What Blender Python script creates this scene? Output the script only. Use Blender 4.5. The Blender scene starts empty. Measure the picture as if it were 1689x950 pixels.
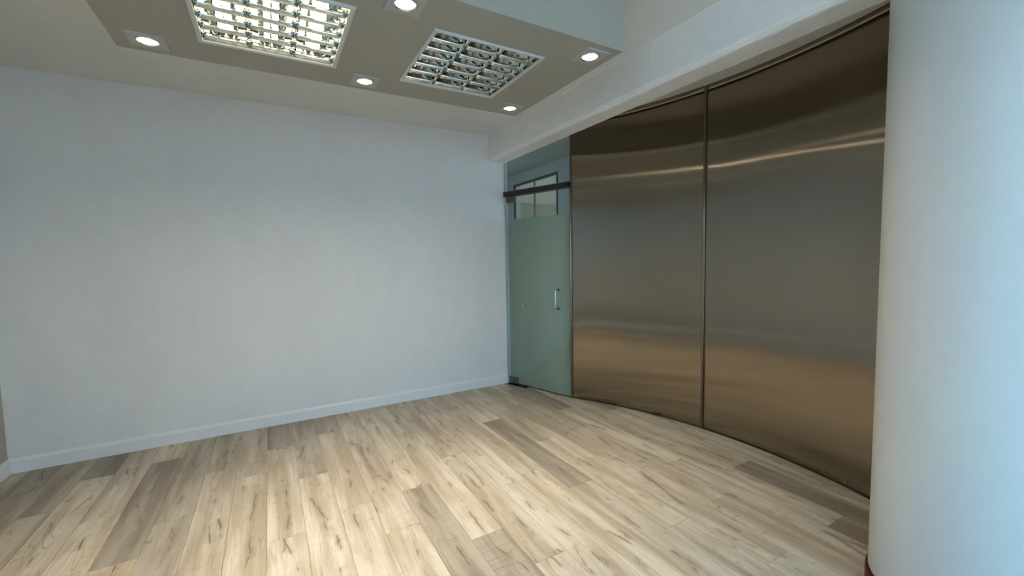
import bpy, bmesh, math, random
from mathutils import Vector, Matrix
random.seed(7)
sc = bpy.context.scene
COL = sc.collection

# ------------------------------------------------------------------ camera
CAM_H = 1.48
FPX, YAW, PITCH, ROLL = 697.703, 0.520171, -0.0675422, -0.0181781
fw = Vector((math.sin(YAW) * math.cos(PITCH), math.cos(YAW) * math.cos(PITCH), math.sin(PITCH)))
rt = Vector((math.cos(YAW), -math.sin(YAW), 0.0))
up = rt.cross(fw)
r2 = rt * math.cos(ROLL) + up * math.sin(ROLL)
u2 = -rt * math.sin(ROLL) + up * math.cos(ROLL)
cd = bpy.data.cameras.new('camera')
cd.sensor_fit = 'HORIZONTAL'
cd.sensor_width = 36.0
cd.lens = FPX * 36.0 / 1689.0
cd.clip_start = 0.02
cam = bpy.data.objects.new('camera', cd)
COL.objects.link(cam)
cam.matrix_world = Matrix(((r2.x, u2.x, -fw.x, 0), (r2.y, u2.y, -fw.y, 0), (r2.z, u2.z, -fw.z, CAM_H), (0, 0, 0, 1)))
sc.camera = cam

# ------------------------------------------------------------------ sky and exposure
wd = bpy.data.worlds.new('sky')
sc.world = wd
wd.use_nodes = True
bg = wd.node_tree.nodes['Background']
bg.inputs['Color'].default_value = (0.30, 0.64, 1.0, 1)
bg.inputs['Strength'].default_value = 4.3
sun = bpy.data.lights.new('sun', 'SUN')
sun.energy = 19.0
sun.angle = 0.01
sun.color = (1.0, 0.95, 0.86)
suno = bpy.data.objects.new('sun', sun)
COL.objects.link(suno)
suno.rotation_euler = (0, math.radians(34), math.radians(8))   # high sun behind the building, only the paving outside is sunlit
sc.view_settings.view_transform = 'Standard'
sc.view_settings.look = 'None'
sc.view_settings.exposure = 0.5
sc.view_settings.gamma = 1.0
sc.view_settings.use_curve_mapping = False
LED_GLOW = 245.0
DOWNLIGHT_POWER = 42.0
TUBE_POWER = 7.0


# ------------------------------------------------------------------ node helpers
def new_mat(name):
    m = bpy.data.materials.new(name)
    m.use_nodes = True
    nt = m.node_tree
    b = nt.nodes['Principled BSDF']
    return m, nt, b


def nd(nt, typ, **kw):
    n = nt.nodes.new(typ)
    for k, v in kw.items():
        setattr(n, k, v)
    return n


def mth(nt, op, a, b=None, c=None, clamp=False):
    n = nt.nodes.new('ShaderNodeMath')
    n.operation = op
    n.use_clamp = clamp
    for i, v in enumerate((a, b, c)):
        if v is None:
            continue
        if isinstance(v, (int, float)):
            n.inputs[i].default_value = v
        else:
            nt.links.new(v, n.inputs[i])
    return n.outputs[0]


def noise(nt, vec, scale, detail=3.0, rough=0.5, dist=0.0):
    n = nt.nodes.new('ShaderNodeTexNoise')
    n.inputs['Scale'].default_value = scale
    n.inputs['Detail'].default_value = detail
    n.inputs['Roughness'].default_value = rough
    n.inputs['Distortion'].default_value = dist
    if vec is not None:
        nt.links.new(vec, n.inputs['Vector'])
    return n.outputs['Fac']


def mapping(nt, vec, scale=(1, 1, 1), loc=None):
    n = nt.nodes.new('ShaderNodeMapping')
    n.inputs['Scale'].default_value = scale
    if loc:
        n.inputs['Location'].default_value = loc
    nt.links.new(vec, n.inputs['Vector'])
    return n.outputs['Vector']


def mix(nt, fac, a, b, blend='MIX'):
    n = nt.nodes.new('ShaderNodeMix')
    n.data_type = 'RGBA'
    n.blend_type = blend
    for sock, v in ((n.inputs[0], fac), (n.inputs[6], a), (n.inputs[7], b)):
        if isinstance(v, (int, float)):
            sock.default_value = v
        elif isinstance(v, tuple):
            sock.default_value = v if len(v) == 4 else v + (1,)
        else:
            nt.links.new(v, sock)
    return n.outputs[2]


def smooth(nt, val, lo, hi, o0=0.0, o1=1.0):
    n = nt.nodes.new('ShaderNodeMapRange')
    n.interpolation_type = 'SMOOTHSTEP'
    nt.links.new(val, n.inputs[0])
    for i, v in enumerate((lo, hi, o0, o1)):
        n.inputs[i + 1].default_value = v
    return n.outputs[0]


def bump(nt, b, height, strength, dist=0.002):
    n = nt.nodes.new('ShaderNodeBump')
    n.inputs['Strength'].default_value = strength
    n.inputs['Distance'].default_value = dist
    nt.links.new(height, n.inputs['Height'])
    nt.links.new(n.outputs[0], b.inputs['Normal'])


def plain(name, col, rough=0.5, metal=0.0, vary=0.04, scale=6.0, spec=0.5):
    m, nt, b = new_mat(name)
    tc = nd(nt, 'ShaderNodeTexCoord')
    f = noise(nt, tc.outputs['Object'], scale, 4)
    d = tuple(max(0, c * (1 - vary)) for c in col)
    l = tuple(min(1, c * (1 + vary)) for c in col)
    nt.links.new(mix(nt, f, d, l), b.inputs['Base Color'])
    b.inputs['Roughness'].default_value = rough
    b.inputs['Metallic'].default_value = metal
    b.inputs['Specular IOR Level'].default_value = spec
    return m


def paint(name, col, vary=0.035, bumps=0.25, rough=0.62):
    """rolled wall paint: faint roller patches and fine stipple"""
    m, nt, b = new_mat(name)
    tc = nd(nt, 'ShaderNodeTexCoord')
    v = mapping(nt, tc.outputs['Object'], (1.0, 1.0, 0.35))
    f1 = noise(nt, v, 2.2, 5, 0.6)
    f2 = noise(nt, tc.outputs['Object'], 14.0, 4, 0.6)
    f = mth(nt, 'MULTIPLY_ADD', f2, 0.35, mth(nt, 'MULTIPLY', f1, 0.65))
    f = smooth(nt, f, 0.3, 0.7)
    d = tuple(c * (1 - vary) for c in col)
    l = tuple(min(1, c * (1 + vary)) for c in col)
    nt.links.new(mix(nt, f, d, l), b.inputs['Base Color'])
    b.inputs['Roughness'].default_value = rough
    b.inputs['Specular IOR Level'].default_value = 0.3
    st = noise(nt, tc.outputs['Object'], 140.0, 3, 0.6)
    bump(nt, b, mth(nt, 'ADD', st, mth(nt, 'MULTIPLY', f2, 1.5)), bumps, 0.0015)
    return m


# ------------------------------------------------------------------ materials
M = {}
M['wall'] = paint('wall_paint', (0.80, 0.795, 0.78))
M['wall_beige'] = paint('beige_wall_paint', (0.50, 0.43, 0.35))
M['ceil'] = paint('ceiling_paint', (0.76, 0.75, 0.71))
M['beam'] = paint('beam_plaster', (0.88, 0.87, 0.84), 0.03, 0.7)
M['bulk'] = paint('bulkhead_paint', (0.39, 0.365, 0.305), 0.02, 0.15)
M['column'] = paint('column_paint', (0.66, 0.645, 0.61), 0.025, 0.35, 0.45)
M['base'] = paint('skirting_paint', (0.84, 0.84, 0.825), 0.02, 0.1, 0.4)
M['white'] = plain('white_enamel', (0.62, 0.61, 0.59), 0.4, 0.0, 0.02)
M['plate'] = plain('downlight_plate', (0.44, 0.425, 0.40), 0.45, 0.0, 0.02)
M['seam'] = plain('brushed_seam', (0.36, 0.315, 0.245), 0.32, 1.0, 0.05)
M['patch'] = plain('dark_grey_fitting', (0.12, 0.112, 0.10), 0.4, 0.2, 0.08)
M['red'] = plain('dark_red_vinyl', (0.075, 0.003, 0.004), 0.45, 0.0, 0.15)
M['black'] = plain('black_metal', (0.012, 0.011, 0.010), 0.35, 0.0, 0.1)
M['chrome'] = plain('chrome', (0.75, 0.76, 0.76), 0.12, 1.0, 0.03)
M['satin'] = plain('satin_steel', (0.22, 0.205, 0.19), 0.35, 1.0, 0.06)
M['silver'] = plain('silver_edge', (0.62, 0.60, 0.56), 0.3, 1.0, 0.04)
M['mirror'] = plain('mirror_aluminium', (0.60, 0.64, 0.63), 0.03, 1.0, 0.02)
M['darkplate'] = plain('dark_polished_plate', (0.05, 0.055, 0.055), 0.12, 1.0, 0.1)
M['tube_off'] = plain('unlit_tube', (0.74, 0.70, 0.68), 0.25, 0.0, 0.02)
M['socket'] = plain('lamp_socket', (0.55, 0.45, 0.42), 0.5, 0.0, 0.02)
M['darkframe'] = plain('dark_frame', (0.03, 0.035, 0.04), 0.4, 0.0, 0.1)
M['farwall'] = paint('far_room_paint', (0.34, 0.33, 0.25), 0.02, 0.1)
M['pave'] = plain('outdoor_paving', (0.30, 0.33, 0.36), 0.8, 0.0, 0.15, 1.5)


def emit(name, col, strength):
    m, nt, b = new_mat(name)
    b.inputs['Base Color'].default_value = (0.9, 0.9, 0.85, 1)
    b.inputs['Emission Color'].default_value = col + (1,)
    b.inputs['Emission Strength'].default_value = strength
    return m


M['led'] = emit('led_lens', (1.0, 0.89, 0.70), LED_GLOW)
M['tube_on'] = emit('lit_tube', (1.0, 0.87, 0.50), TUBE_POWER)


def glass_mat(name, tint):
    """thin sheet glass: clear with a tint, mirror reflection by angle"""
    m, nt, b = new_mat(name)
    nt.nodes.remove(b)
    out = nt.nodes['Material Output']
    tr = nd(nt, 'ShaderNodeBsdfTransparent')
    tr.inputs['Color'].default_value = tint + (1,)
    gl = nd(nt, 'ShaderNodeBsdfGlossy')
    gl.inputs['Roughness'].default_value = 0.0
    gl.inputs['Color'].default_value = (0.95, 1, 0.98, 1)
    fr = nd(nt, 'ShaderNodeFresnel')
    ge = nd(nt, 'ShaderNodeNewGeometry')
    nt.links.new(mth(nt, 'MULTIPLY_ADD', ge.outputs['Backfacing'], 1 / 1.5 - 1.5, 1.5), fr.inputs['IOR'])   # same sheet from both faces
    mx = nd(nt, 'ShaderNodeMixShader')
    nt.links.new(fr.outputs[0], mx.inputs[0])
    nt.links.new(tr.outputs[0], mx.inputs[1])
    nt.links.new(gl.outputs[0], mx.inputs[2])
    nt.links.new(mx.outputs[0], out.inputs['Surface'])
    return m


M['glass'] = glass_mat('green_tinted_glass', (0.925, 0.965, 0.945))
M['pane'] = glass_mat('window_glass', (0.96, 0.98, 0.98))
M['glass_edge'] = plain('polished_glass_edge', (0.45, 0.56, 0.57), 0.15, 0.0, 0.05)


def film_mat():
    m, nt, b = new_mat('frosted_film')
    nt.nodes.remove(b)
    out = nt.nodes['Material Output']
    tc = nd(nt, 'ShaderNodeTexCoord')
    f = noise(nt, tc.outputs['Object'], 5.0, 3)
    c = mix(nt, f, (0.50, 0.54, 0.465), (0.54, 0.58, 0.50))
    df = nd(nt, 'ShaderNodeBsdfDiffuse')
    tl = nd(nt, 'ShaderNodeBsdfTranslucent')
    nt.links.new(c, df.inputs['Color'])
    nt.links.new(c, tl.inputs['Color'])
    m1 = nd(nt, 'ShaderNodeMixShader')
    m1.inputs[0].default_value = 0.5
    nt.links.new(df.outputs[0], m1.inputs[1])
    nt.links.new(tl.outputs[0], m1.inputs[2])
    tr = nd(nt, 'ShaderNodeBsdfTransparent')
    m2 = nd(nt, 'ShaderNodeMixShader')
    m2.inputs[0].default_value = 0.10
    nt.links.new(m1.outputs[0], m2.inputs[1])
    nt.links.new(tr.outputs[0], m2.inputs[2])
    nt.links.new(m2.outputs[0], out.inputs['Surface'])
    return m


M['film'] = film_mat()


def steel_mat():
    """brushed sheet: grain runs vertically, so reflections smear sideways"""
    m, nt, b = new_mat('brushed_bronze_steel')
    tc = nd(nt, 'ShaderNodeTexCoord')
    uv = nd(nt, 'ShaderNodeUVMap', uv_map='UVMap')
    fine = noise(nt, mapping(nt, uv.outputs[0], (260, 3.0, 1)), 1.0, 3, 0.6)
    blot = noise(nt, mapping(nt, uv.outputs[0], (1.6, 1.2, 1)), 1.6, 4, 0.55)
    c = mix(nt, blot, (0.305, 0.258, 0.195), (0.355, 0.302, 0.232))
    c = mix(nt, mth(nt, 'MULTIPLY', fine, 0.25), c, (0.38, 0.33, 0.26))
    out = nt.nodes['Material Output']
    nt.nodes.remove(b)
    tg = nd(nt, 'ShaderNodeTangent', direction_type='UV_MAP', uv_map='UVMap')
    gl = nd(nt, 'ShaderNodeBsdfAnisotropic', distribution='MULTI_GGX')
    nt.links.new(c, gl.inputs['Color'])
    gl.inputs['Roughness'].default_value = 0.17
    gl.inputs['Anisotropy'].default_value = -0.83
    nt.links.new(tg.outputs[0], gl.inputs['Tangent'])
    nt.links.new(gl.outputs[0], out.inputs['Surface'])
    return m


M['steel'] = steel_mat()


def wood_mat():
    m, nt, b = new_mat('laminate_oak')
    tc = nd(nt, 'ShaderNodeTexCoord')
    at = nd(nt, 'ShaderNodeAttribute', attribute_type='OBJECT', attribute_name='tone')
    sd = nd(nt, 'ShaderNodeAttribute', attribute_type='OBJECT', attribute_name='seed')
    off = nd(nt, 'ShaderNodeCombineXYZ')
    nt.links.new(sd.outputs['Fac'], off.inputs[0])
    nt.links.new(mth(nt, 'MULTIPLY', sd.outputs['Fac'], 1.37), off.inputs[1])
    nt.links.new(mth(nt, 'MULTIPLY', sd.outputs['Fac'], 0.71), off.inputs[2])
    add = nd(nt, 'ShaderNodeVectorMath', operation='ADD')
    nt.links.new(tc.outputs['Object'], add.inputs[0])
    nt.links.new(off.outputs[0], add.inputs[1])
    P = add.outputs[0]
    tone = at.outputs['Fac']
    # broad strips along the board
    strip = noise(nt, mapping(nt, P, (11, 0.9, 1)), 1.0, 3, 0.55, 0.3)
    fibre = noise(nt, mapping(nt, P, (170, 5.5, 1)), 1.0, 4, 0.65)
    cloud = noise(nt, mapping(nt, P, (5, 3.2, 1)), 1.0, 3, 0.5)
    light = mix(nt, smooth(nt, strip, 0.36, 0.64), (0.45, 0.36, 0.255), (0.68, 0.60, 0.485))
    light = mix(nt, smooth(nt, cloud, 0.48, 0.72, 0.0, 0.65), light, (0.49, 0.39, 0.28))
    dark = mix(nt, smooth(nt, strip, 0.35, 0.66), (0.20, 0.162, 0.122), (0.345, 0.292, 0.235))
    c = mix(nt, tone, light, dark)
    # fine fibres
    c = mix(nt, smooth(nt, fibre, 0.50, 0.74, 0.0, 0.55), c, (0.30, 0.225, 0.15))
    c = mix(nt, smooth(nt, fibre, 0.47, 0.25, 0.0, 0.25), c, (0.78, 0.70, 0.58))
    # cathedral rings
    fld = noise(nt, mapping(nt, P, (6.0, 0.75, 1)), 1.0, 1.5, 0.4, 0.5)
    ring = mth(nt, 'FRACT', mth(nt, 'MULTIPLY', fld, 26.0))
    ring = mth(nt, 'ABSOLUTE', mth(nt, 'SUBTRACT', ring, 0.5))
    rmask = smooth(nt, noise(nt, mapping(nt, P, (3.0, 1.4, 1), (7, 3, 1)), 1.0, 2), 0.52, 0.66)
    c = mix(nt, mth(nt, 'MULTIPLY', smooth(nt, ring, 0.14, 0.0, 0.0, 0.6), rmask), c, (0.25, 0.18, 0.12))
    # cross saw marks
    saw = noise(nt, mapping(nt, P, (7, 95, 1), (1, 4, 2)), 1.0, 3, 0.6)
    smask = smooth(nt, noise(nt, mapping(nt, P, (4, 1.6, 1), (11, 5, 2)), 1.0, 2), 0.50, 0.62)
    sfac = mth(nt, 'MULTIPLY', mth(nt, 'MULTIPLY', smooth(nt, saw, 0.52, 0.68), smask), mth(nt, 'MULTIPLY_ADD', tone, 0.35, 0.18))
    c = mix(nt, sfac, c, (0.20, 0.155, 0.115))
    # open cracks along the grain: thin wandering lines
    sep = nd(nt, 'ShaderNodeSeparateXYZ')
    nt.links.new(tc.outputs['Object'], sep.inputs[0])
    line = None
    for q, (ox, wd_) in enumerate(((0.0, 1.0), (17.3, 0.7), (31.7, 0.55))):
        vy = nd(nt, 'ShaderNodeCombineXYZ')
        nt.links.new(mth(nt, 'MULTIPLY_ADD', sd.outputs['Fac'], 3.1, ox), vy.inputs[0])
        nt.links.new(sep.outputs[1], vy.inputs[1])
        slow = mth(nt, 'MULTIPLY', mth(nt, 'SUBTRACT', noise(nt, vy.outputs[0], 0.9, 1), 0.5), 0.42)
        fast = mth(nt, 'MULTIPLY', mth(nt, 'SUBTRACT', noise(nt, vy.outputs[0], 9.0, 4, 0.7), 0.5), 0.042)
        dx = mth(nt, 'ABSOLUTE', mth(nt, 'SUBTRACT', mth(nt, 'SUBTRACT', sep.outputs[0], slow), fast))
        on = smooth(nt, noise(nt, vy.outputs[0], 3.4, 3, 0.6), 0.50, 0.66)
        w = mth(nt, 'MULTIPLY', on, 0.0045 * wd_)
        ln = mth(nt, 'MULTIPLY', smooth(nt, mth(nt, 'DIVIDE', dx, mth(nt, 'ADD', w, 0.0006)), 1.0, 0.35), mth(nt, 'MULTIPLY', on, 1.6, None, True))
        halo = mth(nt, 'MULTIPLY', smooth(nt, mth(nt, 'ADD', dx, mth(nt, 'MULTIPLY', mth(nt, 'SUBTRACT', fibre, 0.5), 0.02)), 0.030, 0.0, 0.0, 0.55), on)
        c = mix(nt, halo, c, (0.29, 0.225, 0.16))
        c = mix(nt, mth(nt, 'MULTIPLY', ln, 0.80), c, (0.10, 0.075, 0.05))
        line = ln if line is None else mth(nt, 'MAXIMUM', line, ln)
    # knots
    vo = nd(nt, 'ShaderNodeTexVoronoi', feature='F1')
    vo.inputs['Scale'].default_value = 1.0
    wob = nd(nt, 'ShaderNodeVectorMath', operation='ADD')
    nn = nd(nt, 'ShaderNodeTexNoise')
    nn.inputs['Scale'].default_value = 16.0
    nt.links.new(P, nn.inputs['Vector'])
    sca = nd(nt, 'ShaderNodeVectorMath', operation='SCALE')
    sca.inputs['Scale'].default_value = 0.45
    nt.links.new(nn.outputs['Color'], sca.inputs[0])
    nt.links.new(mapping(nt, P, (6.0, 2.3, 1)), wob.inputs[0])
    nt.links.new(sca.outputs[0], wob.inputs[1])
    nt.links.new(wob.outputs[0], vo.inputs['Vector'])
    kd = vo.outputs['Distance']
    sepc = nd(nt, 'ShaderNodeSeparateColor')
    nt.links.new(vo.outputs['Color'], sepc.inputs[0])
    kon = mth(nt, 'GREATER_THAN', sepc.outputs[0], 0.62)
    kn = mth(nt, 'MULTIPLY', smooth(nt, kd, 0.17, 0.03, 0.0, 0.75), kon)
    swirl = mth(nt, 'MULTIPLY_ADD', mth(nt, 'SINE', mth(nt, 'MULTIPLY', kd, 75.0)), 0.5, 0.5)
    swf = mth(nt, 'MULTIPLY', mth(nt, 'MULTIPLY', smooth(nt, swirl, 0.6, 1.0), smooth(nt, kd, 0.62, 0.15, 0.0, 0.38)), kon)
    c = mix(nt, swf, c, (0.26, 0.19, 0.13))
    c = mix(nt, kn, c, (0.24, 0.18, 0.125))
    nt.links.new(c, b.inputs['Base Color'])
    b.inputs['Roughness'].default_value = 0.42
    b.inputs['Specular IOR Level'].default_value = 0.35
    h = mth(nt, 'MULTIPLY_ADD', fibre, 0.5, mth(nt, 'MULTIPLY', line, -2.0))
    bump(nt, b, h, 0.25, 0.0012)
    return m


M['wood'] = wood_mat()


# ------------------------------------------------------------------ object helpers
def obj(name, mesh, mat=None, parent=None, kind=None, label=None, cat=None, group=None):
    o = bpy.data.objects.new(name, mesh)
    COL.objects.link(o)
    if mat is not None and mesh is not None and not mesh.materials:
        mesh.materials.append(M[mat] if isinstance(mat, str) else mat)
    if parent is not None:
        o.parent = parent
    for k, v in (('kind', kind), ('label', label), ('category', cat), ('group', group)):
        if v:
            o[k] = v
    return o


def empty(name, loc=(0, 0, 0), **kw):
    o = obj(name, None, **kw)
    o.location = loc
    o.empty_display_size = 0.1
    return o


def from_bm(bm, name, shade=False, bevel=0.0, seg=2):
    if bevel > 0:
        bmesh.ops.bevel(bm, geom=list(bm.edges), offset=bevel, segments=seg, affect='EDGES', profile=0.5)
    bmesh.ops.recalc_face_normals(bm, faces=bm.faces)
    me = bpy.data.meshes.new(name)
    bm.to_mesh(me)
    bm.free()
    if shade:
        for p in me.polygons:
            p.use_smooth = True
    return me


def box_bm(x0, x1, y0, y1, z0, z1, bm=None):
    bm = bm or bmesh.new()
    v = [bm.verts.new((x, y, z)) for z in (z0, z1) for x, y in ((x0, y0), (x1, y0), (x1, y1), (x0, y1))]
    for f in ((0, 3, 2, 1), (4, 5, 6, 7), (0, 1, 5, 4), (1, 2, 6, 5), (2, 3, 7, 6), (3, 0, 4, 7)):
        bm.faces.new([v[i] for i in f])
    return bm


def box(name, x0, x1, y0, y1, z0, z1, bevel=0.0):
    return from_bm(box_bm(x0, x1, y0, y1, z0, z1), name, False, bevel)


def prism(name, prof, axis, a, b, bevel=0.0):
    """profile of 2-D points extruded from a to b along 'X', 'Y' or 'Z'"""
    def pt(p, t):
        return {'X': (t, p[0], p[1]), 'Y': (p[0], t, p[1]), 'Z': (p[0], p[1], t)}[axis]
    bm = bmesh.new()
    A = [bm.verts.new(pt(p, a)) for p in prof]
    B = [bm.verts.new(pt(p, b)) for p in prof]
    n = len(prof)
    bm.faces.new(A)
    bm.faces.new(B[::-1])
    for i in range(n):
        bm.faces.new((A[i], A[(i + 1) % n], B[(i + 1) % n], B[i]))
    return from_bm(bm, name, False, bevel)


def lathe(name, prof, seg=64, shade=True):
    bm = bmesh.new()
    rings = []
    for r, z in prof:
        if r < 1e-6:
            rings.append([bm.verts.new((0, 0, z))])
        else:
            rings.append([bm.verts.new((r * math.cos(2 * math.pi * i / seg), r * math.sin(2 * math.pi * i / seg), z)) for i in range(seg)])
    for a, b in zip(rings, rings[1:]):
        for i in range(seg):
            j = (i + 1) % seg
            if len(a) == 1 and len(b) == 1:
                continue
            if len(a) == 1:
                bm.faces.new((a[0], b[i], b[j]))
            elif len(b) == 1:
                bm.faces.new((a[i], a[j], b[0]))
            else:
                bm.faces.new((a[i], a[j], b[j], b[i]))
    me = from_bm(bm, name, shade)
    return me


def tube(name, pts, r, seg=16, caps=True):
    bm = bmesh.new()
    pts = [Vector(p) for p in pts]
    rings = []
    ref = None
    for i, p in enumerate(pts):
        d = (pts[min(i + 1, len(pts) - 1)] - pts[max(i - 1, 0)]).normalized()
        if ref is None:
            ref = Vector((0, 0, 1)) if abs(d.z) < 0.9 else Vector((1, 0, 0))
        s = d.cross(ref).normalized()
        ref = s.cross(d).normalized()
        rings.append([bm.verts.new(p + s * r * math.cos(2 * math.pi * k / seg) + ref * r * math.sin(2 * math.pi * k / seg)) for k in range(seg)])
    for a, b in zip(rings, rings[1:]):
        for k in range(seg):
            bm.faces.new((a[k], a[(k + 1) % seg], b[(k + 1) % seg], b[k]))
    if caps:
        bm.faces.new(rings[0][::-1])
        bm.faces.new(rings[-1])
    me = from_bm(bm, name)
    for p in me.polygons:
        p.use_smooth = len(p.vertices) == 4
    return me


# ------------------------------------------------------------------ measures of the room
D = 4.389           # back wall
XL = -1.70          # left wall
HC = 2.887          # ceiling
YF = -2.40          # glazed front, behind the camera
XB0, XB1, ZB = 2.24, 2.432, 2.594      # beam
CEN, RAD = (0.113, 1.906), 3.061       # plan circle of the steel wall
ANG0, ANGS, ANG1 = math.radians(31.75), math.radians(6.75), math.radians(-31.6)
HP = 2.53           # underside of the ceiling box
XR = 2.80           # right-hand glazing near the column

# ------------------------------------------------------------------ floor
floor = obj('floor', box('floor', -2.2, 9.5, YF - 0.1, 9.6, -0.12, -0.0085), 'wood', kind='structure',
            label='light oak laminate floor of staggered long planks', cat='floor')
floor['tone'] = 0.1
floor['seed'] = 3.0
PW, PX0, PL = 0.1888, -0.838, 1.29
GAP = 0.0006
known = {-2: 3.965, 0: 4.03, 1: 3.055, 3: 3.41, 4: 3.813, 5: 3.18, 7: 2.27, 8: 2.648, 9: 1.98, 13: 3.411, 16: 1.543,
         17: 3.30, 18: 1.073, 19: 3.02, 2: 3.62, 6: 3.93, 10: 2.95, 11: 2.36, 12: 3.72, 14: 2.80, 15: 3.66, -1: 3.30,
         -3: 3.55, -4: 3.10, -5: 3.80}
dark = {(-2, 4.0): .95, (0, 3.0): .88, (1, 3.5): .62, (1, 2.5): .72, (4, 4.2): .85, (5, 3.6): .45, (8, 2.0): .80, (9, 1.5): .78,
        (13, 3.0): .85, (17, 4.0): .8, (19, 1.2): .85, (18, 0.6): .8, (19, 3.5): .7, (3, 3.7): .35, (6, 4.2): .4, (2, 4.2): .42,
        (10, 4.0): .4, (12, 4.1): .35, (16, 3.9): .35, (14, 4.0): .3, (-3, 4.0): .6, (-3, 3.0): .40, (-4, 3.5): .6, (-4, 2.5): .5, (18, 2.8): .3}
plank_cache = {}


def plank_mesh(w, l):
    k = (round(w, 4), round(l, 4))
    if k not in plank_cache:
        bm = box_bm(-w / 2 + GAP, w / 2 - GAP, -l / 2 + GAP, l / 2 - GAP, -0.008, 0.0)
        top = [e for e in bm.edges if all(abs(v.co.z) < 1e-6 for v in e.verts)]
        bmesh.ops.bevel(bm, geom=top, offset=0.0006, segments=1, affect='EDGES')
        plank_cache[k] = from_bm(bm, 'plank')
    return plank_cache[k]


rnd = random.Random(21)
for i in range(-5, 22):
    x0 = max(PX0 + i * PW, XL)
    x1 = PX0 + (i + 1) * PW
    if x1 <= XL + 0.01:
        continue
    yend = D - 0.002 if x1 < 2.50 else 5.6
    ybase = known.get(i, rnd.uniform(2.5, 3.8))
    y = ybase
    while y > YF:
        y -= PL
    while y < yend:
        a, b_ = max(y, YF), min(y + PL, yend)
        y += PL
        if b_ - a < 0.02:
            continue
        o = obj('plank', plank_mesh(x1 - x0, b_ - a), 'wood', floor)
        o.location = ((x0 + x1) / 2, (a + b_) / 2, 0)
        t = rnd.choice([0.0, 0.0, 0.04, 0.10, 0.16, 0.24])
        for (di, dy), dv in dark.items():
            if di == i and a <= dy < b_:
                t = dv
        o['tone'] = t
        o['seed'] = rnd.uniform(0, 60)

# ------------------------------------------------------------------ walls, ceiling, beam
obj('wall_back', box('wall_back', XL - 0.15, 2.435, D, D + 0.15, 0, 2.95), 'wall', kind='structure',
    label='long smooth white painted wall with bluish daylight on it', cat='wall')
GY1 = 0.10
obj('wall_left', box('wall_left', XL - 0.15, XL, GY1, D, 0, 2.95), 'wall_beige', kind='structure',
    label='beige painted side wall meeting the long white wall', cat='wall')
obj('ceiling', box('ceiling', XL - 0.15, XB0 + 0.02, YF - 0.1, D + 0.15, HC, HC + 0.12), 'ceil', kind='structure',
    label='plain off-white ceiling above the dropped lighting box', cat='ceiling')
obj('ceiling', box('ceiling_strip', XB1 - 0.02, 9.5, YF - 0.1, 9.6, 2.862, HC + 0.12), 'ceil', kind='structure',
    label='ceiling strip between the white beam and the curved steel wall', cat='ceiling')


def beam_mesh():
    rr = random.Random(4)
    prof = [(XB0, HC + 0.05), (XB0, ZB + 0.034), (XB0 + 0.008, ZB + 0.016), (XB0 + 0.022, ZB + 0.003), (XB0 + 0.034, ZB), (XB1, ZB + 0.002), (XB1, HC + 0.05)]
    bm = bmesh.new()
    n = 120
    rows = []
    for k in range(n + 1):
        y = YF - 0.1 + (D - YF + 0.1) * k / n
        row = []
        for q, (x, z) in enumerate(prof):
            j = 0.0018 if q in (1, 2, 3, 4) else (0.0015 if q == 5 else 0)
            row.append(bm.verts.new((x + rr.uniform(-j, j) * 0.4, y, z + rr.uniform(-j, j))))
        rows.append(row)
    m = len(prof)
    for a, b in zip(rows, rows[1:]):
        for q in range(m):
            bm.faces.new((a[q], a[(q + 1) % m], b[(q + 1) % m], b[q]))
    bm.faces.new(rows[0])
    bm.faces.new(rows[-1][::-1])
    return from_bm(bm, 'beam')


beam = obj('beam', beam_mesh(), 'beam', kind='structure', label='white plastered ceiling beam running over the glass door and steel wall', cat='beam')
obj('filler_bead', tube('filler_bead', [(XB0 - 0.001, YF + 0.06 * k, HC - 0.003 + 0.0015 * math.sin(k * 1.7)) for k in range(int((D - YF) / 0.06) + 1)], 0.006, 8), 'beam', beam)
obj('plaster_ridge', tube('plaster_ridge', [(XB0 + 0.001, 2.03 + 0.004 * math.sin(k * 2.1), HC - 0.01 - 0.02 * k) for k in range(9)], 0.0035, 6), 'beam', beam)

# baseboards
bb = empty('baseboard_back', (0, D, 0), kind='structure', label='white wooden skirting board in two lengths along the white wall', cat='baseboard')


def skirting(t):
    return [(0, 0), (-t, 0), (-t, 0.088), (-t + 0.003, 0.094), (-t * 0.55, 0.104), (-t * 0.3, 0.108), (0, 0.108)]


obj('board', prism('board', skirting(0.014), 'X', XL, -0.084), 'base', bb)
obj('board', prism('board', skirting(0.017), 'X', -0.0825, 2.428), 'base', bb)
bl = obj('baseboard_left', prism('baseboard_left', [(XL - p[0], p[1]) for p in skirting(0.016)], 'Y', GY1, D - 0.016), 'base', kind='structure',
         label='white skirting board along the beige side wall', cat='baseboard')

# ------------------------------------------------------------------ dropped ceiling box with openings for the lights
BX0, BX1, BY0, BY1 = -0.575, 1.625, 1.652, 2.744
LIGHTS = [(-0.235, 0.365, True), (0.704, 1.304, False)]
LY0, LY1 = 1.887, 2.502
DL = [(-0.438, 2.61), (0.535, 2.61), (1.504, 2.61), (1.504, 1.765), (0.535, 1.765), (-0.438, 1.765)]


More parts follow.
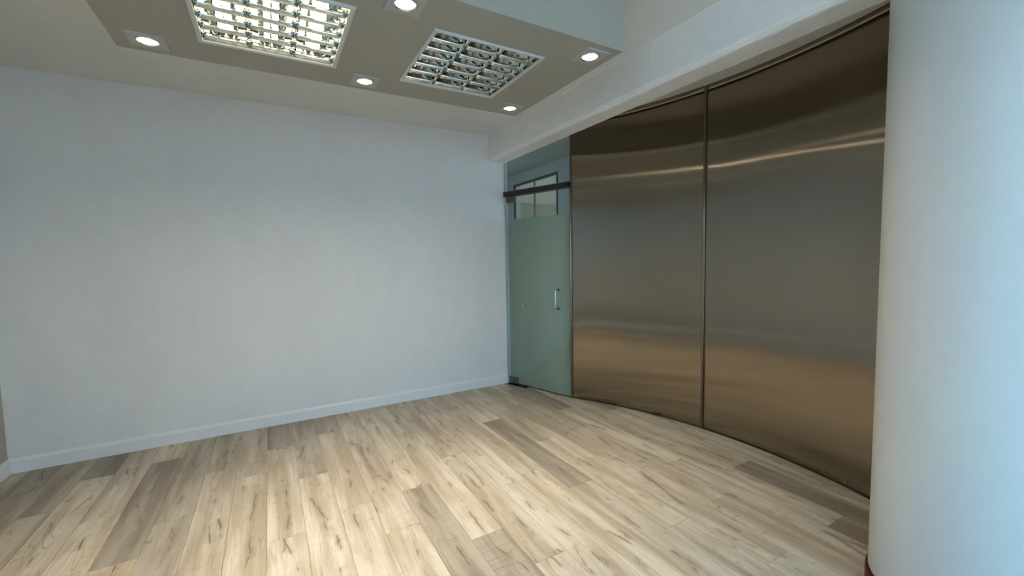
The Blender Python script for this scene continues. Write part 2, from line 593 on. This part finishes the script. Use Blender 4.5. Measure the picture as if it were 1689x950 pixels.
def bulkhead_mesh():
    holes = [(a + 0.012, b - 0.012, LY0 + 0.012, LY1 - 0.012) for a, b, _ in LIGHTS]
    holes += [(x - 0.05, x + 0.05, y - 0.05, y + 0.05) for x, y in DL]
    xs = sorted({BX0, BX1} | {round(h[i], 4) for h in holes for i in (0, 1)})
    ys = sorted({BY0, BY1} | {round(h[i], 4) for h in holes for i in (2, 3)})
    bm = bmesh.new()
    vc = {}

    def v(x, y, z):
        k = (round(x, 4), round(y, 4), round(z, 4))
        if k not in vc:
            vc[k] = bm.verts.new(k)
        return vc[k]
    TH = 0.016

    def inside(x, y):
        return any(h[0] < x < h[1] and h[2] < y < h[3] for h in holes)
    cells = {}
    for i, (xa, xb) in enumerate(zip(xs, xs[1:])):
        for j, (ya, yb) in enumerate(zip(ys, ys[1:])):
            cells[i, j] = not inside((xa + xb) / 2, (ya + yb) / 2)
            if cells[i, j]:
                for z in (HP, HP + TH):
                    bm.faces.new((v(xa, ya, z), v(xb, ya, z), v(xb, yb, z), v(xa, yb, z)))
    for (i, j), s in cells.items():
        if s:
            continue
        xa, xb, ya, yb = xs[i], xs[i + 1], ys[j], ys[j + 1]
        for (di, dj, e) in ((-1, 0, ((xa, ya), (xa, yb))), (1, 0, ((xb, ya), (xb, yb))), (0, -1, ((xa, ya), (xb, ya))), (0, 1, ((xa, yb), (xb, yb)))):
            if cells.get((i + di, j + dj)):
                (p, q) = e
                bm.faces.new((v(*p, HP), v(*q, HP), v(*q, HP + TH), v(*p, HP + TH)))
    # sides up to the ceiling
    bxs = [(x, BY0) for x in xs] + [(BX1, y) for y in ys[1:]] + [(x, BY1) for x in xs[::-1][1:]] + [(BX0, y) for y in ys[::-1][1:]]
    for p, q in zip(bxs, bxs[1:]):
        bm.faces.new((v(*p, HP), v(*q, HP), v(*q, HP + TH), v(*p, HP + TH)))
        bm.faces.new((v(*p, HP + TH), v(*q, HP + TH), v(*q, HC), v(*p, HC)))
    return from_bm(bm, 'ceiling_bulkhead')


obj('ceiling_bulkhead', bulkhead_mesh(), 'bulk', kind='structure',
    label='beige rectangular dropped ceiling box carrying the louvre lights and downlights', cat='ceiling box')


# ------------------------------------------------------------------ louvre lights
def louvre_light(x0, x1, on, label):
    cx_, cy_ = (x0 + x1) / 2, (LY0 + LY1) / 2
    w, l = x1 - x0, LY1 - LY0
    t = empty('louvre_ceiling_light', (cx_, cy_, HP), label=label, cat='ceiling light', group='square louvre lights in the ceiling box')
    fwid = 0.019
    # frame: mitred flat rim, a little proud of the box
    bm = bmesh.new()
    o_, i_ = (w / 2, l / 2), (w / 2 - fwid, l / 2 - fwid)
    ring = []
    for (a, b), z in ((o_, 0.0), (o_, -0.007), ((o_[0] - 0.004, o_[1] - 0.004), -0.010), (i_, -0.007), (i_, 0.012)):
        ring.append([bm.verts.new((sx * a, sy * b, z)) for sx, sy in ((-1, -1), (1, -1), (1, 1), (-1, 1))])
    ring.append(ring[0])
    for A, B in zip(ring, ring[1:]):
        for k in range(4):
            bm.faces.new((A[k], A[(k + 1) % 4], B[(k + 1) % 4], B[k]))
    obj('frame', from_bm(bm, 'frame'), 'white', t)
    a, b = i_[0] - 0.001, i_[1] - 0.001
    DEP = 0.085
    # housing: open box
    bm = bmesh.new()
    lo = [bm.verts.new(p) for p in ((-a, -b, 0.0), (a, -b, 0.0), (a, b, 0.0), (-a, b, 0.0))]
    hi = [bm.verts.new((v.co.x, v.co.y, DEP)) for v in lo]
    for k in range(4):
        bm.faces.new((lo[k], lo[(k + 1) % 4], hi[(k + 1) % 4], hi[k]))
    bm.faces.new(hi)
    obj('housing', from_bm(bm, 'housing'), 'mirror', t)
    cw = 2 * a / 3
    # troughs: one curved mirror on each side of each tube
    for c in range(3):
        xc = -a + cw * (c + 0.5)
        for s in (-1, 1):
            pts = []
            for k in range(9):
                u = k / 8
                pts.append((xc + s * (cw / 2 - 0.001 - (cw / 2 - 0.036) * u), 0.014 + 0.054 * (1 - (1 - u) ** 2)))
            bm = bmesh.new()
            A = [bm.verts.new((p[0], -b + 0.001, p[1])) for p in pts]
            B = [bm.verts.new((p[0], b - 0.001, p[1])) for p in pts]
            for k in range(8):
                bm.faces.new((A[k], A[k + 1], B[k + 1], B[k]))
            me = from_bm(bm, 'trough_reflector', True)
            obj('trough_reflector', me, 'mirror', t)
        for sx in (-0.0165, 0.0165):
            tb = obj('fluorescent_tube', tube('fluorescent_tube', [(xc + sx, -b + 0.03, 0.056), (xc + sx, b - 0.03, 0.056)], 0.0115, 16), 'tube_on' if on else 'tube_off', t)
            for s in (-1, 1):
                obj('tube_cap', tube('tube_cap', [(xc + sx, s * (b - 0.032), 0.056), (xc + sx, s * (b - 0.012), 0.056)], 0.0125, 12), 'socket', tb)
    # cross blades: V section, lower in the middle of each bay
    rows = 6
    for r in range(rows + 1):
        yc = -b + 0.006 + (2 * b - 0.012) * r / rows
        for c in range(3):
            xl = -a + cw * c
            n = 10
            bm = bmesh.new()
            L = []
            for k in range(n + 1):
                u = k / n
                x = xl + 0.001 + (cw - 0.002) * u
                q = 4 * u * (1 - u)
                top = 0.034 - 0.006 * q
                hw = 0.0085
                if r in (0, rows):
                    hw = 0.003
                L.append([bm.verts.new(p) for p in ((x, yc, 0.002), (x, yc - hw * 0.42, top * 0.6), (x, yc - hw, top), (x, yc + hw, top), (x, yc + hw * 0.42, top * 0.6))])
            for A, B in zip(L, L[1:]):
                for k in range(5):
                    bm.faces.new((A[k], A[(k + 1) % 5], B[(k + 1) % 5], B[k]))
            bm.faces.new(L[0])
            bm.faces.new(L[-1][::-1])
            me = from_bm(bm, 'louvre_blade', True)
            obj('louvre_blade', me, 'mirror', t)
    return t


louvre_light(*LIGHTS[0], 'square louvre ceiling light, switched on with warm glowing tubes')
louvre_light(*LIGHTS[1], 'square louvre ceiling light, switched off with grey unlit tubes')


# ------------------------------------------------------------------ downlights
def plate_mesh():
    bm = bmesh.new()
    s, ri, seg = 0.072, 0.047, 40
    sq, ci, sqt, cit = [], [], [], []
    for k in range(seg):
        t = 2 * math.pi * k / seg
        c, n = math.cos(t), math.sin(t)
        q = s / max(abs(c), abs(n))
        sq.append(bm.verts.new((q * c, q * n, -0.007)))
        sqt.append(bm.verts.new((q * c, q * n, 0.0)))
        ci.append(bm.verts.new((ri * c, ri * n, -0.007)))
        cit.append(bm.verts.new((ri * c, ri * n, 0.004)))
    for k in range(seg):
        j = (k + 1) % seg
        for A, B in ((sqt, sq), (sq, ci), (ci, cit), (cit, sqt)):
            bm.faces.new((A[k], A[j], B[j], B[k]))
    return from_bm(bm, 'plate')


pm = plate_mesh()
rm = lathe('trim_ring', [(0.0465, -0.004), (0.0465, -0.010), (0.043, -0.011), (0.039, -0.004), (0.039, 0.006), (0.0465, 0.006), (0.0465, -0.004)], 40)
lm = lathe('lamp_lens', [(0.0, -0.0015), (0.02, -0.0005), (0.0385, 0.002), (0.0385, 0.010), (0.0, 0.012)], 40)
DLAB = ['lit downlight beside the lit louvre light, at the bulkhead corner near the white wall',
        'lit square-plate downlight between the two louvre lights on the edge facing the white wall',
        'lit square-plate downlight at the bulkhead corner between the beam and the white wall',
        'lit square-plate downlight at the bulkhead corner by the beam and the daylit bulkhead face',
        'lit square-plate downlight between the two louvre lights on the daylit edge of the bulkhead',
        'lit downlight beside the lit louvre light, at the bulkhead corner towards the glazing']
for (x, y), lab in zip(DL, DLAB):
    t = empty('downlight', (x, y, HP), label=lab, cat='downlight', group='downlights in the ceiling box')
    obj('plate', pm, 'plate', t)
    obj('trim_ring', rm, 'chrome', t)
    obj('lamp_lens', lm, 'led', t)
    sp = bpy.data.lights.new('lamp_beam', 'SPOT')
    sp.energy = DOWNLIGHT_POWER
    sp.color = (1.0, 0.92, 0.76)
    sp.spot_size = math.radians(76)
    sp.spot_blend = 1.0
    sp.shadow_soft_size = 0.03
    so_ = bpy.data.objects.new('lamp_beam', sp)
    COL.objects.link(so_)
    so_.parent = t
    so_.location = (0, 0, -0.012)

# ------------------------------------------------------------------ curved steel wall
STEEL_TOP = 2.862
wr = empty('wall_right', (CEN[0], CEN[1], 0), kind='structure', label='curved wall clad in brushed bronze steel sheets', cat='wall')


def arc_panel(name, a0, a1, z0, z1, r0, th, nseg, nz=1, wav=0.0, seed=0):
    """curved sheet about the plan centre; u runs along the arc, v up"""
    bm = bmesh.new()
    uvl = bm.loops.layers.uv.new('UVMap')
    rr = random.Random(seed)
    ph = [rr.uniform(0, 6.28) for _ in range(6)]

    def rad(a, z):
        if not wav:
            return r0
        s = (a - a0) * r0
        e = min(1.0, abs(a - a0) * r0 / 0.12, abs(a1 - a) * r0 / 0.12)
        return r0 + wav * (0.55 * math.sin(2.6 * s + ph[0]) * math.sin(3.4 * z + ph[1]) + 0.30 * math.sin(5.1 * s + ph[2] + 0.8 * z) + 0.28 * math.sin(4.7 * z + ph[3] + 1.3 * s)) * e
    F, Bk = [], []
    for i in range(nseg + 1):
        a = a0 + (a1 - a0) * i / nseg
        f, k = [], []
        for j in range(nz + 1):
            z = z0 + (z1 - z0) * j / nz
            r = rad(a, z)
            f.append(bm.verts.new((r * math.cos(a), r * math.sin(a), z)))
            k.append(bm.verts.new(((r0 + th) * math.cos(a), (r0 + th) * math.sin(a), z)))
        F.append(f)
        Bk.append(k)
    uvs = {}
    for G in (F, Bk):
        for i, row in enumerate(G):
            for j, v in enumerate(row):
                uvs[v] = ((a0 + (a1 - a0) * i / nseg) * r0, z0 + (z1 - z0) * j / nz)
    fs = []
    for i in range(nseg):
        for j in range(nz):
            fs.append((F[i][j], F[i + 1][j], F[i + 1][j + 1], F[i][j + 1]))
            fs.append((Bk[i][j], Bk[i][j + 1], Bk[i + 1][j + 1], Bk[i + 1][j]))
        fs.append((F[i][0], Bk[i][0], Bk[i + 1][0], F[i + 1][0]))
        fs.append((F[i][nz], F[i + 1][nz], Bk[i + 1][nz], Bk[i][nz]))
    for j in range(nz):
        fs.append((F[0][j], F[0][j + 1], Bk[0][j + 1], Bk[0][j]))
        fs.append((F[nseg][j], Bk[nseg][j], Bk[nseg][j + 1], F[nseg][j + 1]))
    for q in fs:
        f = bm.faces.new(q)
        for lp in f.loops:
            lp[uvl].uv = uvs[lp.vert]
    me = from_bm(bm, name, True)
    # flat edges
    for p in me.polygons:
        c = Vector((p.center.x, p.center.y, 0))
        if c.length and abs(p.normal.dot(c.normalized())) < 0.7:
            p.use_smooth = False
    return me


GA = 0.0008
TRIMZ = 2.822
panelA = obj('panel', arc_panel('panel', ANGS + GA, ANG0 - 0.004, 0.004, TRIMZ - 0.004, RAD, 0.03, 60, 60, 0.0024, 3), 'steel', wr)
panelB = obj('panel', arc_panel('panel', ANG1, ANGS - GA, 0.004, TRIMZ - 0.004, RAD, 0.03, 90, 60, 0.0032, 8), 'steel', wr)
obj('seam_strip', arc_panel('seam_strip', ANGS - 0.0004, ANGS + 0.0062, 0.002, STEEL_TOP - 0.001, RAD - 0.0025, 0.001, 4, 2), 'seam', wr)
obj('top_trim', arc_panel('top_trim', ANG1, ANGS - GA, TRIMZ, STEEL_TOP, RAD - 0.002, 0.03, 60, 1), 'steel', wr)
obj('top_trim', arc_panel('top_trim', ANGS + 0.0065, ANG0 - 0.004, TRIMZ, STEEL_TOP, RAD - 0.002, 0.03, 40, 1), 'steel', wr)
obj('end_strip', arc_panel('end_strip', ANG0 - 0.0045, ANG0 - 0.0005, 0.002, STEEL_TOP, RAD - 0.006, 0.04, 2, 1), 'silver', wr)
obj('backing', arc_panel('backing', ANG1, ANG0 - 0.001, 0.0, STEEL_TOP + 0.02, RAD + 0.034, 0.08, 60, 1), 'darkframe', wr)
obj('bottom_edge', arc_panel('bottom_edge', ANG1, ANGS - GA, 0.0005, 0.0035, RAD - 0.004, 0.03, 60, 1), 'silver', wr)
rv = lathe('rivet', [(0.0, 0.0035), (0.0025, 0.003), (0.0042, 0.0012), (0.0045, -0.002), (0, -0.002)], 10)
for k in range(24):
    a = ANGS - 0.022 - k * 0.0465 if k < 14 else ANGS + 0.03 + (k - 14) * 0.043
    if a > ANG0 - 0.01 or a < ANG1 + 0.01:
        continue
    o = obj('rivet', rv, 'chrome', wr)
    o.location = ((RAD - 0.001) * math.cos(a), (RAD - 0.001) * math.sin(a), 0.032)
    o.rotation_euler = (0, -math.pi / 2, a)

# ------------------------------------------------------------------ glass door between the white wall and the steel
HG = Vector((2.445, 4.372, 0))
TD = Vector((0.30253, -0.95314, 0))           # along the leaf
ND = Vector((-0.95314, -0.30253, 0))          # towards the room
door = empty('door_1', HG, kind='structure', label='frosted green glass door with black header and glass above, beside the steel wall', cat='door')
door.matrix_world = Matrix(((TD.x, -ND.x, 0, HG.x), (TD.y, -ND.y, 0, HG.y), (0, 0, 1, 0), (0, 0, 0, 1)))
# local axes: x along the leaf, y away from the room, z up
DW = 0.895


def sheet(name, x0, x1, z0, z1, y0=0.0, th=0.010):
    return box(name, x0, x1, y0, y0 + th, z0, z1, 0.001)


leaf = obj('glass_leaf', sheet('glass_leaf', 0.010, DW, 0.012, 2.198), 'glass', door)
obj('frosted_film', box('frosted_film', 0.012, DW - 0.002, 0.0112, 0.0117, 0.014, 1.945), 'film', leaf)
obj('hinge_edge', box('hinge_edge', 0.0105, 0.020, -0.001, 0.011, 0.10, 2.13), 'glass_edge', leaf)
obj('latch_edge', box('latch_edge', DW - 0.004, DW + 0.001, -0.0005, 0.0105, 0.012, 2.198), 'darkframe', leaf)
obj('bottom_seal', box('bottom_seal', 0.14, DW, 0.001, 0.009, 0.004, 0.012), 'darkframe', leaf)
obj('glass_transom', sheet('glass_transom', 0.003, DW + 0.008, 2.262, 2.86), 'glass', door)
obj('transom_edge', box('transom_edge', DW + 0.003, DW + 0.010, -0.001, 0.011, 2.262, 2.86), 'silver', door)
obj('header_bar', box('header_bar', -0.012, DW + 0.012, -0.036, 0.046, 2.206, 2.262, 0.004), 'black', door)
obj('header_cap', box('header_cap', 0.0, DW + 0.008, -0.035, 0.045, 2.2625, 2.2655), 'silver', door)
pf = obj('patch_fitting', box('patch_fitting', 0.012, 0.140, -0.010, 0.022, 2.138, 2.2025, 0.002), 'patch', leaf)
pb = obj('patch_fitting', box('patch_fitting', 0.012, 0.140, -0.012, 0.024, 0.014, 0.085, 0.002), 'patch', leaf)
obj('jamb_strip', box('jamb_strip', -0.004, 0.0035, -0.012, 0.024, 0.004, 2.86), 'glass_edge', door)
fp = obj('floor_spring_plate', box('floor_spring_plate', 0.0, 0.30, -0.055, 0.075, 0.0005, 0.004, 0.001), 'darkplate', door)
# D handle towards the room
hx, z0_, z1_, so = 0.742, 0.943, 1.149, 0.052
hp_ = [(hx, -0.001, z0_)]
for k in range(7):
    q = k / 6 * math.pi / 2
    hp_.append((hx, -so + 0.02 - 0.02 * math.sin(q), z0_ + 0.02 - 0.02 * math.cos(q)))
for k in range(7):
    q = k / 6 * math.pi / 2
    hp_.append((hx, -so + 0.02 - 0.02 * math.cos(q), z1_ - 0.02 + 0.02 * math.sin(q)))
hp_.append((hx, -0.001, z1_))
hd = obj('handle', tube('handle', hp_, 0.0085, 16), 'chrome', leaf)
for z in (z0_, z1_):
    o = obj('rosette', lathe('rosette', [(0, 0), (0.0135, 0), (0.0135, 0.005), (0.011, 0.007), (0, 0.007)], 24), 'darkframe', hd)
    o.location = (hx, -0.0005, z)
    o.rotation_euler = (math.pi / 2, 0, 0)
kb = obj('knob', lathe('knob', [(0, 0), (0.008, 0), (0.008, 0.010), (0.0125, 0.012), (0.0125, 0.022), (0.010, 0.025), (0, 0.026)], 24), 'chrome', leaf)
kb.location = (0.258, -0.0005, 0.946)
kb.rotation_euler = (math.pi / 2, 0, 0)
obj('towel_rail', tube('towel_rail', [(0.258, 0.013, 0.946), (0.258, 0.045, 0.946), (0.262, 0.05, 0.946), (0.735, 0.05, 0.946), (0.74, 0.045, 0.946), (0.742, 0.013, 0.946)], 0.0085, 12), 'chrome', leaf)

# ------------------------------------------------------------------ corridor and room beyond the glass
obj('wall_corridor', box('wall_corridor', 2.30, 2.434, D + 0.151, 9.4, 0, 2.87), 'wall', kind='structure', label='white corridor wall behind the glass door', cat='wall')
CX = 3.58
cw_ = bmesh.new()
box_bm(CX, CX + 0.12, 6.12, 9.4, 0, 2.862, cw_)
box_bm(CX, CX + 0.12, 3.75, 4.90, 0, 2.862, cw_)
box_bm(CX, CX + 0.12, 4.90, 6.12, 2.70, 2.862, cw_)
obj('wall_far', from_bm(cw_, 'wall_far'), 'wall', kind='structure', label='pale corridor wall with a dark framed opening, seen through the glass', cat='wall')
df = empty('door_2', (CX, 5.51, 0), kind='structure', label='dark thin door frame of the opening beyond the glass door', cat='door frame')
for (y0, y1, z0, z1) in ((-0.61, -0.585, 0, 2.70), (0.585, 0.61, 0, 2.70), (-0.585, 0.585, 2.665, 2.70), (-0.008, -0.002, 0, 2.665)):
    obj('frame_bar', box('frame_bar', -0.012, 0.02, y0, y1, z0, z1), 'darkframe' if z1 - z0 < 1 or abs(y0) > 0.1 else 'satin', df)
obj('wall_end', box('wall_end', 2.3, 9.4, 9.0, 9.12, 0, 2.862), 'farwall', kind='structure', label='beige end wall of the room beyond the glass door', cat='wall')
obj('wall_screen', box('wall_screen', 3.2, CX, 3.63, 3.75, 0, 2.862), 'wall', kind='structure', label='short return wall behind the curved steel', cat='wall')
obj('wall_side', box('wall_side', CX + 0.13, 9.4, 3.60, 3.72, 0, 2.862), 'wall', kind='structure', label='side wall of the room beyond the glass door', cat='wall')

# ------------------------------------------------------------------ round column on a dark red base
CC = (2.425, 0.505)
CR = 0.32
colm = empty('column', (CC[0], CC[1], 0), kind='structure', label='round white painted column on a dark red base in front of the steel wall', cat='column')
zb = 0.075
obj('shaft', lathe('shaft', [(CR - 0.004, zb), (CR, zb + 0.006), (CR, 1.0), (CR, 2.0), (CR, 2.90), (CR - 0.1, 2.90), (0, 2.90)], 128), 'column', colm)
obj('red_base', lathe('red_base', [(CR + 0.010, 0.0005), (CR + 0.010, zb - 0.012), (CR + 0.006, zb - 0.003), (CR - 0.002, zb), (0, zb)], 128), 'red', colm)

# ------------------------------------------------------------------ glazing behind the camera and beside the column
def glazing(name, p, q, z0, z1, n, label):
    p, q = Vector(p), Vector(q)
    d = q - p
    t = empty(name, (p.x, p.y, 0), kind='structure', label=label, cat='window')
    t.rotation_euler = (0, 0, math.atan2(d.y, d.x))
    L = d.length
    f = 0.05
    for k in range(n + 1):
        x = L * k / n
        obj('mullion', box('mullion', x - f / 2, x + f / 2, -0.04, 0.04, z0, z1), 'white', t)
    for z in (z0, z1 - f):
        for k in range(n):
            obj('rail', box('rail', L * k / n + f / 2, L * (k + 1) / n - f / 2, -0.03, 0.03, z, z + f), 'white', t)
    for k in range(n):
        obj('pane', box('pane', L * k / n + f / 2, L * (k + 1) / n - f / 2, -0.003, 0.003, z0 + f, z1 - f), 'pane', t)
    return t


GX0 = 0.55
obj('wall_front', box('wall_front', XL - 0.15, GX0, YF - 0.12, YF, 0, 2.95), 'wall', kind='structure', label='white wall behind the camera', cat='wall')
glazing('window_1', (XL - 0.06, YF + 0.03), (XL - 0.06, GY1 - 0.03), 0.0, 2.70, 4, 'tall glazed front along the side wall beside the camera')
glazing('window_3', (GX0 + 0.03, YF - 0.06), (2.68, YF - 0.06), 0.0, 2.45, 2, 'tall glazing behind the camera beside the column')
obj('wall_lintel', box('wall_lintel', GX0, 2.70, YF - 0.12, YF, 2.45, 2.95), 'wall', kind='structure', label='white lintel above the glazing behind the camera', cat='wall')
obj('wall_lintel', box('wall_lintel', XL - 0.15, XL, YF, GY1, 2.70, 2.95), 'wall', kind='structure', label='white lintel above the tall glazing', cat='wall')
obj('wall_pier', box('wall_pier', 2.70, 2.95, YF - 0.1, 0.34, 0, 2.862), 'wall', kind='structure', label='white wall pier behind the round column', cat='wall')
obj('added_wall', box('added_wall', 9.35, 9.47, 6.4, 9.0, 0, 2.862), 'wall', kind='structure', label='unseen white wall added to narrow the far glazing beyond the glass door', cat='wall')  # added to close part of the far glazing and dim the room
glazing('added_window', (9.4, 3.72), (9.4, 6.38), 0.0, 2.86, 2, 'unseen glazing added to let daylight into the room beyond the glass door')  # unseen opening added to bring blue daylight into the far room
obj('terrace', box('terrace', -40, 50, -50, 50, -0.35, -0.125), 'pave', kind='structure', label='grey paving outside the windows', cat='ground')

obj('added_roof', box('added_roof', XL - 0.2, 9.6, YF - 0.15, 9.7, 3.01, 3.1), 'pave', kind='structure', label='flat slab added over the rooms to keep sunlight out of ceiling gaps', cat='added_roof')  # unseen slab added so the sun cannot leak in through ceiling gaps
